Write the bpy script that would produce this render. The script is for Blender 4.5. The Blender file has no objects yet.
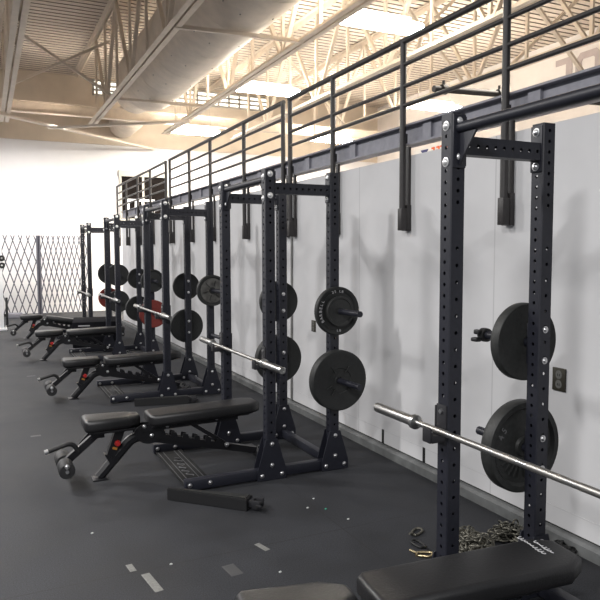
import bpy, bmesh, math, random
from mathutils import Vector, Matrix
random.seed(7)
PI = math.pi
SC = bpy.context.scene
COL = SC.collection

# ------------------------------------------------------------------ helpers
def link(o, parent=None):
    COL.objects.link(o)
    if parent is not None:
        o.parent = parent
    return o

def finish(name, bm, mats, parent=None, smooth=35, loc=None):
    bmesh.ops.recalc_face_normals(bm, faces=bm.faces[:])
    me = bpy.data.meshes.new(name)
    bm.to_mesh(me); bm.free()
    if not isinstance(mats, (list, tuple)):
        mats = [mats]
    for m in mats:
        me.materials.append(m)
    if smooth:
        me.polygons.foreach_set('use_smooth', [True] * len(me.polygons))
        me.set_sharp_from_angle(angle=math.radians(smooth))
    o = bpy.data.objects.new(name, me)
    if loc is not None:
        o.location = loc
    return link(o, parent)

def tag(o, label, cat, group=None):
    o['label'] = label; o['category'] = cat
    if group: o['group'] = group
    return o

def struct(o, label=None):
    o['kind'] = 'structure'
    if label: o['label'] = label
    return o

def empty(name, loc, rz=0):
    o = bpy.data.objects.new(name, None)
    o.location = loc; o.rotation_euler = (0, 0, rz); o.empty_display_size = .1
    return link(o)

def kids(o):
    return [c for c in COL.objects if c.parent is o]

def copy_tree(o, parent=None):
    c = o.copy(); COL.objects.link(c)
    if parent is not None: c.parent = parent
    for ch in kids(o):
        if ch is not c:
            copy_tree(ch, c)
    return c

def box(bm, x0, x1, y0, y1, z0, z1, bev=0, seg=2, mat=0, M=None):
    r = bmesh.ops.create_cube(bm, size=1)
    vs = r['verts']
    for v in vs:
        v.co = Vector(((x0 + x1) / 2 + v.co.x * (x1 - x0), (y0 + y1) / 2 + v.co.y * (y1 - y0), (z0 + z1) / 2 + v.co.z * (z1 - z0)))
    fs = list({f for v in vs for f in v.link_faces})
    for f in fs: f.material_index = mat
    if M is not None:
        bmesh.ops.transform(bm, matrix=M, verts=vs)
    if bev:
        es = list({e for v in vs for e in v.link_edges})
        bmesh.ops.bevel(bm, geom=es, offset=bev, segments=seg, affect='EDGES', profile=.5, material=mat)

def ring_frames(pts, closed=False):
    pts = [Vector(p) for p in pts]
    n = len(pts); T = []
    for i in range(n):
        if closed:
            t = pts[(i + 1) % n] - pts[i - 1]
        else:
            t = pts[min(i + 1, n - 1)] - pts[max(i - 1, 0)]
        T.append(t.normalized())
    a = Vector((0, 0, 1)) if abs(T[0].z) < .9 else Vector((1, 0, 0))
    N = (a - T[0] * a.dot(T[0])).normalized()
    out = []
    for i in range(n):
        N = (N - T[i] * N.dot(T[i])).normalized()
        out.append((pts[i], N, T[i].cross(N)))
    return out

def tube(bm, pts, r, n=12, closed=False, mat=0, phase=0, cap=True, ry=None):
    """round (or n-gon) tube along points; r may be a list"""
    fr = ring_frames(pts, closed); rings = []
    for i, (p, N, B) in enumerate(fr):
        rr = r[i] if isinstance(r, (list, tuple)) else r
        r2 = rr if ry is None else ry
        rings.append([bm.verts.new(p + N * math.cos(phase + 2 * PI * k / n) * rr + B * math.sin(phase + 2 * PI * k / n) * r2) for k in range(n)])
    m = len(rings)
    for i in range(m if closed else m - 1):
        a, b = rings[i], rings[(i + 1) % m]
        for k in range(n):
            bm.faces.new((a[k], a[(k + 1) % n], b[(k + 1) % n], b[k])).material_index = mat
    if cap and not closed:
        bm.faces.new(rings[0][::-1]).material_index = mat
        bm.faces.new(rings[-1]).material_index = mat

def bend(pts, rad, n=6):
    """round the inner corners of a polyline"""
    P = [Vector(p) for p in pts]; out = [P[0]]
    for i in range(1, len(P) - 1):
        a = (P[i - 1] - P[i]); b = (P[i + 1] - P[i])
        d = min(rad, a.length * .48, b.length * .48)
        A = P[i] + a.normalized() * d; B = P[i] + b.normalized() * d
        for k in range(n + 1):
            t = k / n
            out.append(A * (1 - t) ** 2 + P[i] * 2 * t * (1 - t) + B * t * t)
    out.append(P[-1])
    return out

def bar(bm, a, b, w, h, mat=0):
    """rectangular bar from a to b: w across, h in the upright direction"""
    a, b = Vector(a), Vector(b); t = (b - a).normalized()
    up = Vector((0, 0, 1)) if abs(t.z) < .95 else Vector((1, 0, 0))
    s = t.cross(up).normalized(); u = s.cross(t).normalized()
    vs = [bm.verts.new(p + s * i * w / 2 + u * j * h / 2) for p in (a, b) for i, j in ((-1, -1), (1, -1), (1, 1), (-1, 1))]
    for f in ((3, 2, 1, 0), (4, 5, 6, 7), (0, 1, 5, 4), (1, 2, 6, 5), (2, 3, 7, 6), (3, 0, 4, 7)):
        bm.faces.new([vs[k] for k in f]).material_index = mat

def lathe(bm, prof, n=32, axis='Y', c=(0, 0, 0), mat=0, sgn=1):
    """prof: list of (radius, along) ; closed solid when both ends have radius 0"""
    c = Vector(c); rings = []
    for r, t in prof:
        t *= sgn
        if r < 1e-6:
            p = {'Y': Vector((0, t, 0)), 'X': Vector((t, 0, 0)), 'Z': Vector((0, 0, t))}[axis]
            rings.append([bm.verts.new(c + p)]); continue
        L = []
        for k in range(n):
            a = 2 * PI * k / n; x, y = r * math.cos(a), r * math.sin(a)
            p = {'Y': Vector((x, t, y)), 'X': Vector((t, x, y)), 'Z': Vector((x, y, t))}[axis]
            L.append(bm.verts.new(c + p))
        rings.append(L)
    for A, B in zip(rings, rings[1:]):
        for k in range(n):
            k2 = (k + 1) % n
            if len(A) == 1 and len(B) == 1: continue
            if len(A) == 1: f = bm.faces.new((A[0], B[k2], B[k]))
            elif len(B) == 1: f = bm.faces.new((A[k], A[k2], B[0]))
            else: f = bm.faces.new((A[k], A[k2], B[k2], B[k]))
            f.material_index = mat

def prism(bm, poly, a, b, axis='Y', mat=0):
    """poly of 2-D points extruded from a to b along axis (Y: poly is x,z; X: poly is y,z; Z: poly is x,y)"""
    def mk(p, t):
        return {'Y': (p[0], t, p[1]), 'X': (t, p[0], p[1]), 'Z': (p[0], p[1], t)}[axis]
    A = [bm.verts.new(mk(p, a)) for p in poly]; B = [bm.verts.new(mk(p, b)) for p in poly]
    n = len(poly)
    bm.faces.new(A[::-1]).material_index = mat; bm.faces.new(B).material_index = mat
    for k in range(n):
        bm.faces.new((A[k], A[(k + 1) % n], B[(k + 1) % n], B[k])).material_index = mat

def dome(bm, c, d, r=.014, h=.010, w=.019):
    """bolt head: washer and dome facing the direction d"""
    c = Vector(c); ax = 'X' if abs(d[0]) > .5 else 'Y'; s = d[0] if ax == 'X' else d[1]
    lathe(bm, [(0, 0), (w, 0), (w, .003), (r, .004), (r * .95, h * .6), (r * .6, h), (0, h * 1.1)], 16, ax, c, 0, s)

# ------------------------------------------------------------------ materials
def mat(name, col, rough=.5, metal=0, noise=0, scale=20, bump=0, spec=.5, rvar=0, emis=None, estr=0):
    m = bpy.data.materials.new(name); m.use_nodes = True
    nt = m.node_tree; b = nt.nodes['Principled BSDF']
    b.inputs['Base Color'].default_value = (*col, 1); b.inputs['Roughness'].default_value = rough
    b.inputs['Metallic'].default_value = metal; b.inputs['Specular IOR Level'].default_value = spec
    if emis:
        b.inputs['Emission Color'].default_value = (*emis, 1); b.inputs['Emission Strength'].default_value = estr
    if noise or bump or rvar:
        tc = nt.nodes.new('ShaderNodeTexCoord'); n = nt.nodes.new('ShaderNodeTexNoise')
        n.inputs['Scale'].default_value = scale; n.inputs['Detail'].default_value = 5
        nt.links.new(tc.outputs['Object'], n.inputs['Vector'])
        if noise:
            r = nt.nodes.new('ShaderNodeMapRange')
            r.inputs['From Min'].default_value = .3; r.inputs['From Max'].default_value = .7
            r.inputs['To Min'].default_value = 1 - noise; r.inputs['To Max'].default_value = 1 + noise
            nt.links.new(n.outputs['Fac'], r.inputs['Value'])
            mx = nt.nodes.new('ShaderNodeVectorMath'); mx.operation = 'SCALE'
            mx.inputs[0].default_value = col
            nt.links.new(r.outputs['Result'], mx.inputs['Scale']); nt.links.new(mx.outputs['Vector'], b.inputs['Base Color'])
        if rvar:
            r = nt.nodes.new('ShaderNodeMapRange'); r.inputs['From Min'].default_value = .3; r.inputs['From Max'].default_value = .7
            r.inputs['To Min'].default_value = rough - rvar; r.inputs['To Max'].default_value = rough + rvar
            nt.links.new(n.outputs['Fac'], r.inputs['Value']); nt.links.new(r.outputs['Result'], b.inputs['Roughness'])
        if bump:
            bp = nt.nodes.new('ShaderNodeBump'); bp.inputs['Strength'].default_value = bump; bp.inputs['Distance'].default_value = .01
            nt.links.new(n.outputs['Fac'], bp.inputs['Height']); nt.links.new(bp.outputs['Normal'], b.inputs['Normal'])
    return m

def seams(m, axes, width, dark):
    """dark joint lines at regular spacing along given axes: {axis: (pitch, offset)} in object space"""
    nt = m.node_tree; b = nt.nodes['Principled BSDF']
    tc = nt.nodes.new('ShaderNodeTexCoord'); sp = nt.nodes.new('ShaderNodeSeparateXYZ')
    nt.links.new(tc.outputs['Object'], sp.inputs[0]); prev = None
    for ax, (pitch, off) in axes.items():
        a = nt.nodes.new('ShaderNodeMath'); a.operation = 'ADD'; a.inputs[1].default_value = -off
        nt.links.new(sp.outputs[ax], a.inputs[0])
        g = nt.nodes.new('ShaderNodeMath'); g.operation = 'PINGPONG'; g.inputs[1].default_value = pitch / 2
        nt.links.new(a.outputs[0], g.inputs[0])
        c = nt.nodes.new('ShaderNodeMath'); c.operation = 'LESS_THAN'; c.inputs[1].default_value = width / 2
        nt.links.new(g.outputs[0], c.inputs[0])
        if prev is None: prev = c
        else:
            x = nt.nodes.new('ShaderNodeMath'); x.operation = 'MAXIMUM'
            nt.links.new(prev.outputs[0], x.inputs[0]); nt.links.new(c.outputs[0], x.inputs[1]); prev = x
    mix = nt.nodes.new('ShaderNodeMix'); mix.data_type = 'RGBA'
    src = b.inputs['Base Color']
    if src.links: nt.links.new(src.links[0].from_socket, mix.inputs['A'])
    else: mix.inputs['A'].default_value = src.default_value
    mix.inputs['B'].default_value = (*dark, 1)
    nt.links.new(prev.outputs[0], mix.inputs['Factor']); nt.links.new(mix.outputs['Result'], b.inputs['Base Color'])

RACK = mat('rack_paint', (.0125, .0135, .021), .45, 0, .12, 60)
RACK_IN = mat('jcup_paint', (.014, .014, .017), .5, 0, .1, 60)
BENCH = mat('bench_frame_paint', (.008, .008, .010), .4, 0, .1, 60)
VINYL = mat('black_vinyl', (.011, .011, .012), .42, 0, .15, 90, .12)
FOAM = mat('roller_foam', (.014, .014, .015), .6, 0, .1, 80, .2)
RUBBER = mat('plate_rubber', (.012, .013, .013), .6, 0, .2, 40, .1)
IRON = mat('plate_iron', (.019, .020, .0195), .55, 0, .25, 50, .15)
GREYIRON = mat('worn_plate_face', (.09, .088, .082), .6, .1, .5, 18, .2)
REDRUB = mat('red_plate_rubber', (.17, .022, .016), .6, 0, .2, 30)
CHROME = mat('bar_chrome', (.50, .50, .49), .33, 1, .1, 120)
KNURL = mat('bar_knurl', (.42, .41, .39), .42, 1, .2, 400)
ZINC = mat('bolt_zinc', (.68, .68, .69), .32, 1, .1, 80)
BOLTW = mat('washer_bright', (.78, .78, .78), .3, .55)
STEELG = mat('beam_grey_paint', (.24, .24, .275), .55, 0, .12, 15)
RAILP = mat('rail_dark_paint', (.030, .027, .027), .45, 0, .15, 30)
CHAINM = mat('chain_steel', (.13, .125, .105), .5, .8, .4, 60)
DARKCH = mat('dark_chain_steel', (.03, .03, .03), .5, .5, .3, 60)
BRASS = mat('brass_clip', (.55, .45, .27), .35, 1, .2, 60)
WHITEP = mat('white_machine_paint', (.8, .81, .84), .4, 0, .04, 20)
BLACKP = mat('black_plastic', (.012, .012, .013), .5)
REDK = mat('red_knob', (.42, .022, .022), .35)
ORANGE = mat('orange_sticker', (.40, .17, .03), .5)
CREAM = mat('cream_steel_paint', (.70, .61, .51), .55, 0, .06, 8)
DUCTM = mat('duct_paint', (.72, .63, .53), .55, 0, .08, 5, .05)
DECK = mat('deck_paint', (.66, .57, .48), .6, 0, .06, 10)
DECKGAP = mat('deck_acoustic_slot', (.24, .20, .165), .9)
TAN = mat('tan_wall_paint', (.64, .55, .45), .8, 0, .05, 3, .02)
FARW = mat('far_wall_white', (.72, .71, .72), .75, 0, .02, 3)
RWALL = mat('side_wall_cream', (.86, .81, .78), .75, 0, .03, 3)
LETTER = mat('wall_letter_paint', (.52, .45, .45), .7, 0, .06, 6)
CURB = mat('curb_grey', (.135, .14, .14), .6, 0, .2, 12)
GAP = mat('black_gap', (.006, .006, .006), .8)
GATE = mat('gate_steel', (.10, .10, .125), .5, .1, .15, 30)
PLATEW = mat('outlet_bronze', (.050, .046, .034), .45, .3, .2, 40)
OUTL = mat('outlet_socket', (.13, .13, .12), .5)
INK = mat('pale_print', (.40, .40, .41), .5)
INKD = mat('dim_print', (.11, .11, .115), .6)
TAPE = mat('grey_tape', (.17, .17, .16), .6, 0, .2, 60)
PAPER = mat('paper_scrap', (.42, .44, .43), .7)
GREEN = mat('green_scrap', (.05, .3, .2), .7)
DARKWIN = mat('window_dark', (.004, .0022, .0018), .7, spec=.1)
BEIGE = mat('window_frame_beige', (.42, .40, .36), .6)
PLYO = mat('black_box_cover', (.006, .006, .008), .85, 0, .2, 20, spec=.1)
GREYBOX = mat('grey_box', (.16, .16, .19), .6)
BANNER = mat('banner_white', (.82, .78, .72), .7)
ORANGEINK = mat('banner_orange', (.85, .16, .04), .6)
NAVYINK = mat('banner_navy', (.06, .06, .16), .6)
WIRE = mat('hanger_wire', (.5, .45, .4), .4, .6)
LENS = mat('lamp_lens', (1, .97, .9), .4, emis=(1, .93, .80), estr=92)
LAMPB = mat('lamp_housing', (.85, .82, .78), .4)
GLASSB = mat('clerestory_glass', (.9, .9, .86), .4, emis=(1, .95, .84), estr=1.3)
PIPE = mat('grey_pipe', (.07, .062, .055), .65, 0, .2, 30)

FLOOR = mat('black_rubber_flooring', (.0165, .0175, .0208), .76, 0, .3, 2.2, 0, .45, .08)
def floor_detail(m):
    nt = m.node_tree; b = nt.nodes['Principled BSDF']
    tc = nt.nodes.new('ShaderNodeTexCoord')
    n = nt.nodes.new('ShaderNodeTexNoise'); n.inputs['Scale'].default_value = 150; n.inputs['Detail'].default_value = 3
    nt.links.new(tc.outputs['Object'], n.inputs['Vector'])
    r = nt.nodes.new('ShaderNodeMapRange'); r.inputs['From Min'].default_value = .35; r.inputs['From Max'].default_value = .75
    r.inputs['To Min'].default_value = .62; r.inputs['To Max'].default_value = 2.1
    nt.links.new(n.outputs['Fac'], r.inputs['Value'])
    mx = nt.nodes.new('ShaderNodeVectorMath'); mx.operation = 'SCALE'
    nt.links.new(b.inputs['Base Color'].links[0].from_socket, mx.inputs[0]); nt.links.new(r.outputs['Result'], mx.inputs['Scale'])
    nt.links.new(mx.outputs['Vector'], b.inputs['Base Color'])
    bp = nt.nodes.new('ShaderNodeBump'); bp.inputs['Strength'].default_value = .25; bp.inputs['Distance'].default_value = .003
    nt.links.new(n.outputs['Fac'], bp.inputs['Height']); nt.links.new(bp.outputs['Normal'], b.inputs['Normal'])
floor_detail(FLOOR)
seams(FLOOR, {'X': (2.44, 1.93), 'Y': (1.83, 3.45)}, .006, (.012, .012, .013))
WALLP = mat('partition_wall_paint', (.60, .60, .61), .6, 0, .05, 2.5, .01)
seams(WALLP, {'Y': (1.72, 5.06)}, .010, (.47, .47, .48))

# ------------------------------------------------------------------ layout numbers
XF, RD, RW, RS, RY, RH, E = 1.8787, .5333, .9707, 3.0812, 1.4019, 2.2966, .0383
XW = 2.991
def YN(i): return RY + (i - 1) * RS
YF = 20.0; ZD = 6.69; XR = 12.5; XL = -8.0

# ------------------------------------------------------------------ the setting
def plain(name, x0, x1, y0, y1, z0, z1, m, bev=0):
    bm = bmesh.new(); box(bm, x0, x1, y0, y1, z0, z1, bev)
    return struct(finish(name, bm, m, smooth=0))

plain('floor', XL, XR, -3, YF, -.12, 0, FLOOR)
# back wall: white lower part, tan upper band standing slightly proud
plain('wall_back', XL, XR, YF, YF + .2, 0, 4.83, FARW)
plain('trim_1', XL, XR, YF - .06, YF + .2, 4.83, ZD + .1, TAN)
plain('wall_far_right', XR, XR + .2, -3, YF, 0, ZD, RWALL)

# corrugated roof deck, flutes running across the hall
bm = bmesh.new(); pitch = .20; y = 2.6; n = int((YF + .1 - y) / pitch)
prof = []
for k in range(n):
    a = y + k * pitch
    prof += [(a, ZD), (a + .148, ZD), (a + .152, ZD + .045), (a + .196, ZD + .045)]
va = [bm.verts.new((XL, p[0], p[1])) for p in prof]; vb = [bm.verts.new((XR, p[0], p[1])) for p in prof]
for k in range(len(prof) - 1):
    f = bm.faces.new((va[k], va[k + 1], vb[k + 1], vb[k])); f.material_index = 1 if k % 4 in (1, 2, 3) else 0
box(bm, XL, XR, 2.6, YF + .1, ZD + .06, ZD + .16, mat=0)
struct(finish('ceiling', bm, [DECK, DECKGAP], smooth=0))

# partition wall on the right of the racks
bm = bmesh.new(); box(bm, XW, XW + .06, -1.2, 16.25, .085, 2.438)
for ys in (4.657, 4.078): box(bm, XW - .002, XW + .01, ys - .016, ys + .016, .085, .20, mat=1)
box(bm, XW - .0015, XW + .01, -1.2, 16.25, .193, .197, mat=2)
struct(finish('wall_right', bm, [WALLP, GAP, mat('kick_line', (.52, .52, .53), .6)], smooth=0))
bm = bmesh.new(); prism(bm, [(XW - .05, 0), (XW + .06, 0), (XW + .06, .074), (XW - .03, .074), (XW - .05, .06)], -1.2, 16.25)
box(bm, XW + .008, XW + .06, -1.2, 16.25, .074, .085, mat=1)
struct(finish('baseboard_right', bm, [CURB, GAP], smooth=0))

# clerestory strip at the head of the back wall
def window(name, x0, x1, z0, z1, cols, rows, yb, glass, frame):
    bm = bmesh.new(); y = yb - .05; w = .05
    for i in range(cols + 1):
        x = x0 + (x1 - x0) * i / cols; box(bm, x - w / 2, x + w / 2, y, y + .08, z0, z1)
    for j in range(rows + 1):
        z = z0 + (z1 - z0) * j / rows; box(bm, x0 - w / 2, x1 + w / 2, y, y + .08, z - w / 2, z + w / 2)
    o = struct(finish(name, bm, frame, smooth=0))
    bm = bmesh.new(); box(bm, x0, x1, y + .035, y + .055, z0, z1)
    finish('pane', bm, glass, o, smooth=0)
    return o
window('window_1', 2.95, 8.4, 6.22, 6.62, 16, 3, YF - .06, GLASSB, BEIGE)
# dark mezzanine window low on the back wall, behind the railing
bm = bmesh.new()
y = YF - .05; x0, x1, z0, z1 = 3.70, 5.02, 2.72, 3.98
box(bm, x0 - .08, x1 + .05, y - .03, y + .06, z1 - .03, z1 + .14); box(bm, x0 - .06, x0, y, y + .06, z0, z1); box(bm, x1, x1 + .05, y, y + .06, z0, z1)
box(bm, x0 - .08, x1 + .05, y - .02, y + .06, z0 - .1, z0); box(bm, 4.30, 4.36, y, y + .05, z0, z1)
w = struct(finish('window_2', bm, BEIGE, smooth=0))
bm = bmesh.new(); box(bm, x0, x1, y + .02, y + .045, z0, z1); finish('pane', bm, DARKWIN, w, smooth=0)
bm = bmesh.new()
box(bm, 3.86, 4.66, y - .02, y + .02, 3.22, 3.29)
for xx in (3.88, 4.10, 4.30, 4.62): box(bm, xx - .03, xx + .03, y - .02, y + .02, z0, 3.25)
box(bm, 3.86, 4.30, y - .02, y + .02, 2.93, 2.98); finish('white_transom', bm, WHITEP, w, smooth=0)

# large painted letters on the far right wall
def letter(name, polys, label):
    bm = bmesh.new()
    for p in polys: prism(bm, p, XR - .02, XR - .002, 'X')
    return tag(finish(name, bm, LETTER, smooth=0), label, 'wall letter', 'painted wall letters')
zt, zb = 6.24, 5.15
letter('wall_letter', [[(11.95, zt), (11.46, zt), (11.46, zb + .12), (11.58, zb), (11.86, zb), (11.98, zb + .12), (11.98, zb + .4), (11.82, zb + .4), (11.82, zb + .16), (11.64, zb + .16), (11.64, zt - .14), (11.95, zt - .14)]],
       'grey letter J painted high on the far right wall beyond the steel beam')
o_out = [(11.22, zt), (10.78, zt), (10.64, zt - .14), (10.64, zb + .14), (10.78, zb), (11.22, zb), (11.36, zb + .14), (11.36, zt - .14)]
o_in = [(11.15, zt - .15), (10.86, zt - .15), (10.82, zt - .19), (10.82, zb + .19), (10.86, zb + .15), (11.15, zb + .15), (11.19, zb + .19), (11.19, zt - .19)]
letter('wall_letter', [[o_out[k], o_out[(k + 1) % 8], o_in[(k + 1) % 8], o_in[k]] for k in range(8)],
       'grey letter O painted high on the far right wall, right of the J')

# ------------------------------------------------------------------ roof structure
JY0, JY1, ZB, ZT = 4.6, 17.5, 4.86, ZD - .02
NODES = [15.1 - 2.62 * k for k in range(5)]
def angle_pair(bm, y0, y1, z, sgn):
    for s in (-1, 1):
        x0, x1 = sorted((s * .016, s * .100)); box(bm, x0, x1, y0, y1, z, z + .012)
        x0, x1 = sorted((s * .016, s * .028))
        if sgn > 0: box(bm, x0, x1, y0, y1, z + .012, z + .09)
        else: box(bm, x0, x1, y0, y1, z - .09, z)
def make_joist():
    r = empty('roof_joist', (0, 0, 0))
    bm = bmesh.new(); angle_pair(bm, JY0, JY1, ZB - .04, 1); finish('bottom_chord', bm, CREAM, r, smooth=0)
    bm = bmesh.new(); angle_pair(bm, JY0, YF - .1, ZT - .012, -1); finish('top_chord', bm, CREAM, r, smooth=0)
    zb, zt = ZB + .0, ZT - .07
    for yn in NODES:
        for a, b, s in (((0, yn + .08, zb), (0, yn + 1.28, zt), .05), ((0, yn - .08, zb), (0, yn - 1.28, zt), .05), ((0, yn, zb), (0, yn, zt), .045)):
            bm = bmesh.new(); bar(bm, a, b, s * 1.3, s); finish('web_bar', bm, CREAM, r, smooth=0)
        bm = bmesh.new(); bar(bm, (0, yn + 1.31, zt), (0, yn + 1.31, ZB), .05, .045); finish('web_bar', bm, CREAM, r, smooth=0)
    return r
jl = ['leftmost cream roof joist, passing over the white machine and cut by the left edge',
      'second cream roof joist from the left, running just left of the big round duct',
      'cream roof joist running just right of the big round duct',
      'cream roof joist right of the nearer row of hanging lamps',
      'rightmost cream roof joist, seen over the railing in front of the painted letters']
J = None; JS = []
for k, (x, l) in enumerate(zip((.52, 2.47, 4.40, 6.33, 8.27), jl)):
    J = make_joist() if k == 0 else copy_tree(J)
    J.location = (x, 0 if k != 1 else -.25, 0); JS.append(J); tag(J, l, 'roof joist', 'open-web roof joists')

bm = bmesh.new()
for z in (5.14, 5.40): box(bm, XL, XR, 17.66, 17.84, z, z + .02)
box(bm, XL, XR, 17.74, 17.76, 5.15, 5.41)
tag(finish('roof_girder', bm, CREAM, smooth=0), 'cream steel girder crossing the hall in front of the tan upper wall', 'girder')

def brace(name, segs, w, label, cat='brace', group='ceiling braces'):
    bm = bmesh.new()
    for a, b in segs: bar(bm, a, b, w, .05)
    return tag(finish(name, bm, CREAM, smooth=0), label, cat, group)
brace('ceiling_brace', [((.20, 16.1, 4.77), (4.60, 19.85, 4.77))], .12, 'long cream brace slanting down right to the white far wall')
brace('ceiling_brace', [((1.50, 17.2, 4.71), (4.36, 15.0, 4.71))], .12, 'cream brace meeting the long slanting brace below the girder, reaching right under the duct')
brace('cross_bridging', [((.52, 14.2, 6.10), (2.47, 14.25, 4.95)), ((.52, 14.28, 4.95), (2.47, 14.28, 6.05))], .055, 'X-shaped cream bridging between the two leftmost joists', group='joist bridging')
brace('cross_bridging', [((6.42, 10.1, 6.5), (8.18, 10.1, 4.9)), ((6.42, 10.18, 4.9), (8.18, 10.18, 6.5))], .06, 'X-shaped cream bridging right of the near lamps, seen above the top rail', group='joist bridging')
brace('cross_bridging', [((8.36, 9.0, 6.5), (10.2, 9.0, 4.9)), ((8.36, 9.08, 4.9), (10.2, 9.08, 6.5))], .075, 'bright X-shaped bridging at right, seen above the painted letters', group='joist bridging')
brace('cross_bridging', [((6.42, 14.6, 6.5), (8.18, 14.6, 4.9)), ((6.42, 14.68, 4.9), (8.18, 14.68, 6.5))], .05, 'small distant X-shaped bridging seen through the railing at centre', group='joist bridging')
for jo, segs in ((JS[1], ((9.25, (1.93, 9.1)), (14.0, (1.93, 13.9)))), (JS[0], ((7.6, (1.95, 7.6)),))):
    for a, b in segs:
        bm = bmesh.new(); bar(bm, (0, a - jo.location.y, 4.835), (b[0], b[1] - jo.location.y, 4.835), .06, .05); finish('bridging_bar', bm, CREAM, jo, smooth=0)

# round duct
du = empty('air_duct', (3.44, 0, 5.56)); r = .70
bm = bmesh.new()
pr = [(0, 4.0)] + [(r, 4.0)]
for k in range(8):
    ys = 5.2 + 1.35 * k
    pr += [(r, ys - .012), (r + .003, ys - .01), (r + .003, ys + .01), (r, ys + .012)]
pr += [(r, 15.0), (r - .02, 15.12), (r - .1, 15.2), (.5, 15.24), (.46, 15.3), (.46, 16.6), (0, 16.6)]
lathe(bm, pr, 64, 'Y'); finish('duct_pipe', bm, DUCTM, du, smooth=50)
bm = bmesh.new()
for k in range(7):
    ys = 5.9 + 1.35 * k
    for a in (-2.3, -1.9, -1.2, -.75):
        lathe(bm, [(0, -.012), (.010, -.012), (.010, .012), (0, .012)], 8, 'Y', (r * math.cos(a), ys, r * math.sin(a)))
finish('duct_screw', bm, mat('screw_grey', (.25, .23, .2), .5, .5), du)
tag(du, 'large round cream air duct running along the ceiling between two joists', 'duct')
du = empty('wall_duct', (3.74, 18.4, 5.42)); bm = bmesh.new(); lathe(bm, [(0, 0), (.3, 0), (.36, .05), (.38, .12), (.38, 1.5), (0, 1.5)], 40, 'Y'); finish('duct_pipe', bm, DUCTM, du, smooth=50)
tag(du, 'short round duct stub on the tan upper wall just behind the girder', 'duct')

# hanging high-bay lamps
def make_lamp():
    r = empty('hanging_lamp', (0, 0, 0))
    bm = bmesh.new(); box(bm, -.66, .66, -.06, .06, .054, .10, .012); box(bm, -.5, .5, -.06, .06, .10, .15, .01); finish('housing', bm, LAMPB, r)
    bm = bmesh.new(); box(bm, -.65, .65, -.18, .18, -.045, .053, .045, 4); finish('lens', bm, LENS, r)
    for x in (-.45, .45):
        bm = bmesh.new(); tube(bm, [(x, 0, .14), (x * .6, 0, ZD - 4.93)], .006, 6); finish('hanger_wire', bm, WIRE, r)
    return r
LL = [(5.17, 8.20, 'hanging strip lamp nearest the camera, high above the top rail'),
      (5.22, 12.45, 'hanging strip lamp in the left row between the duct and the railing, middle of three'),
      (5.22, 17.5, 'farthest hanging strip lamp of the left row, close to the tan far wall'),
      (9.20, 12.3, 'hanging strip lamp at right just above the steel beam, near the grey pipe'),
      (9.12, 17.1, 'distant hanging strip lamp seen low through the railing at centre')]
L = None
for k, (x, y, l) in enumerate(LL):
    L = make_lamp() if k == 0 else copy_tree(L)
    L.location = (x, y, 4.93); tag(L, l, 'lamp', 'hanging strip lamps')
def area(x, y, z, e, sx=1.3, sy=.35, col=(1, .93, .82), up=False):
    d = bpy.data.lights.new('lamp_light', 'AREA'); d.shape = 'RECTANGLE'; d.size = sx; d.size_y = sy; d.energy = e; d.color = col
    o = bpy.data.objects.new('lamp_light', d); o.location = (x, y, z); o.rotation_euler.x = PI if up else 0; COL.objects.link(o)
for x, y, l in LL: area(x, y, 4.87, 330)
for x, y in ((5.2, 3.9), (9.1, 8.1)): area(x, y, 4.87, 330)
for x, y, e in ((-2.7, -4.6, 350), (-2.7, -.4, 260), (-2.7, 3.9, 230), (-2.7, 8.2, 250), (-2.7, 12.45, 270), (-2.7, 17.2, 230), (1.2, 17.4, 130)):
    area(x, y, 4.87, e * 1.13, col=(1, .985, .975))
    
    if y < 15: area(x, y, 4.95, e * .16, col=(1, .93, .85), up=True)

# ------------------------------------------------------------------ steel beam and railing above the partition
be = empty('steel_beam', (0, 0, 0))
b0, b1, zl, zh = 2.955, 3.075, 2.515, 2.675
bm = bmesh.new(); box(bm, b0, b1, -1.2, 16.2, zl, zl + .014); box(bm, b0, b1, -1.2, 16.2, zh - .014, zh); box(bm, 3.008, 3.022, -1.2, 16.2, zl, zh)
finish('beam', bm, STEELG, be, smooth=0)
for y in (1.05, 2.0, 3.02, 4.08, 5.18, 6.1, 7.4, 8.7, 9.8, 11.0, 12.3, 13.5, 14.7):
    bm = bmesh.new(); box(bm, 2.985, 3.008, y - .05, y + .05, zl + .014, zh - .014); finish('stiffener_plate', bm, STEELG, be, smooth=0)
tag(be, 'long grey steel beam above the white partition wall, carrying the railing', 'beam')

def railing(ys, label):
    ys = [y * 1.0188 for y in ys]
    r = empty('guard_rail', (2.925, ys[0], 0)); y0 = ys[0]
    for y in ys:
        bm = bmesh.new(); tube(bm, [(0, y - y0, 1.875), (0, y - y0, 3.28)], .0245, 14)
        box(bm, .015, .036, y - y0 - .012, y - y0 + .012, 2.53, 2.60)
        p = finish('post', bm, RAILP, r)
        bm = bmesh.new(); box(bm, -.026, .030, y - y0 - .026, y - y0 + .026, 1.862, 2.03, .004)
        box(bm, .028, .065, y - y0 - .030, y - y0 + .050, 1.86, 2.06, .004); finish('wall_bracket', bm, RAILP, p)
        bm = bmesh.new(); box(bm, .042, .064, y - y0 - .020, y - y0 + .022, 2.05, 2.505); finish('strap', bm, RAILP, p, smooth=0)
    for z, rr in ((3.290, .024), (3.115, .016), (2.953, .016), (2.81, .016)):
        bm = bmesh.new(); tube(bm, [(0, -.02, z), (0, ys[-1] - y0 + .02, z)], rr, 12); finish('rail', bm, RAILP, r)
    tag(r, label, 'railing', 'railing sections on the steel beam')
railing([.95, 2.05, 3.135, 4.222, 5.33, 6.258], 'dark railing section nearest the camera, on the beam above the first two racks')
railing([6.434, 7.60, 8.925, 9.971, 11.142], 'middle dark railing section on the beam above the third and fourth racks')
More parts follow.
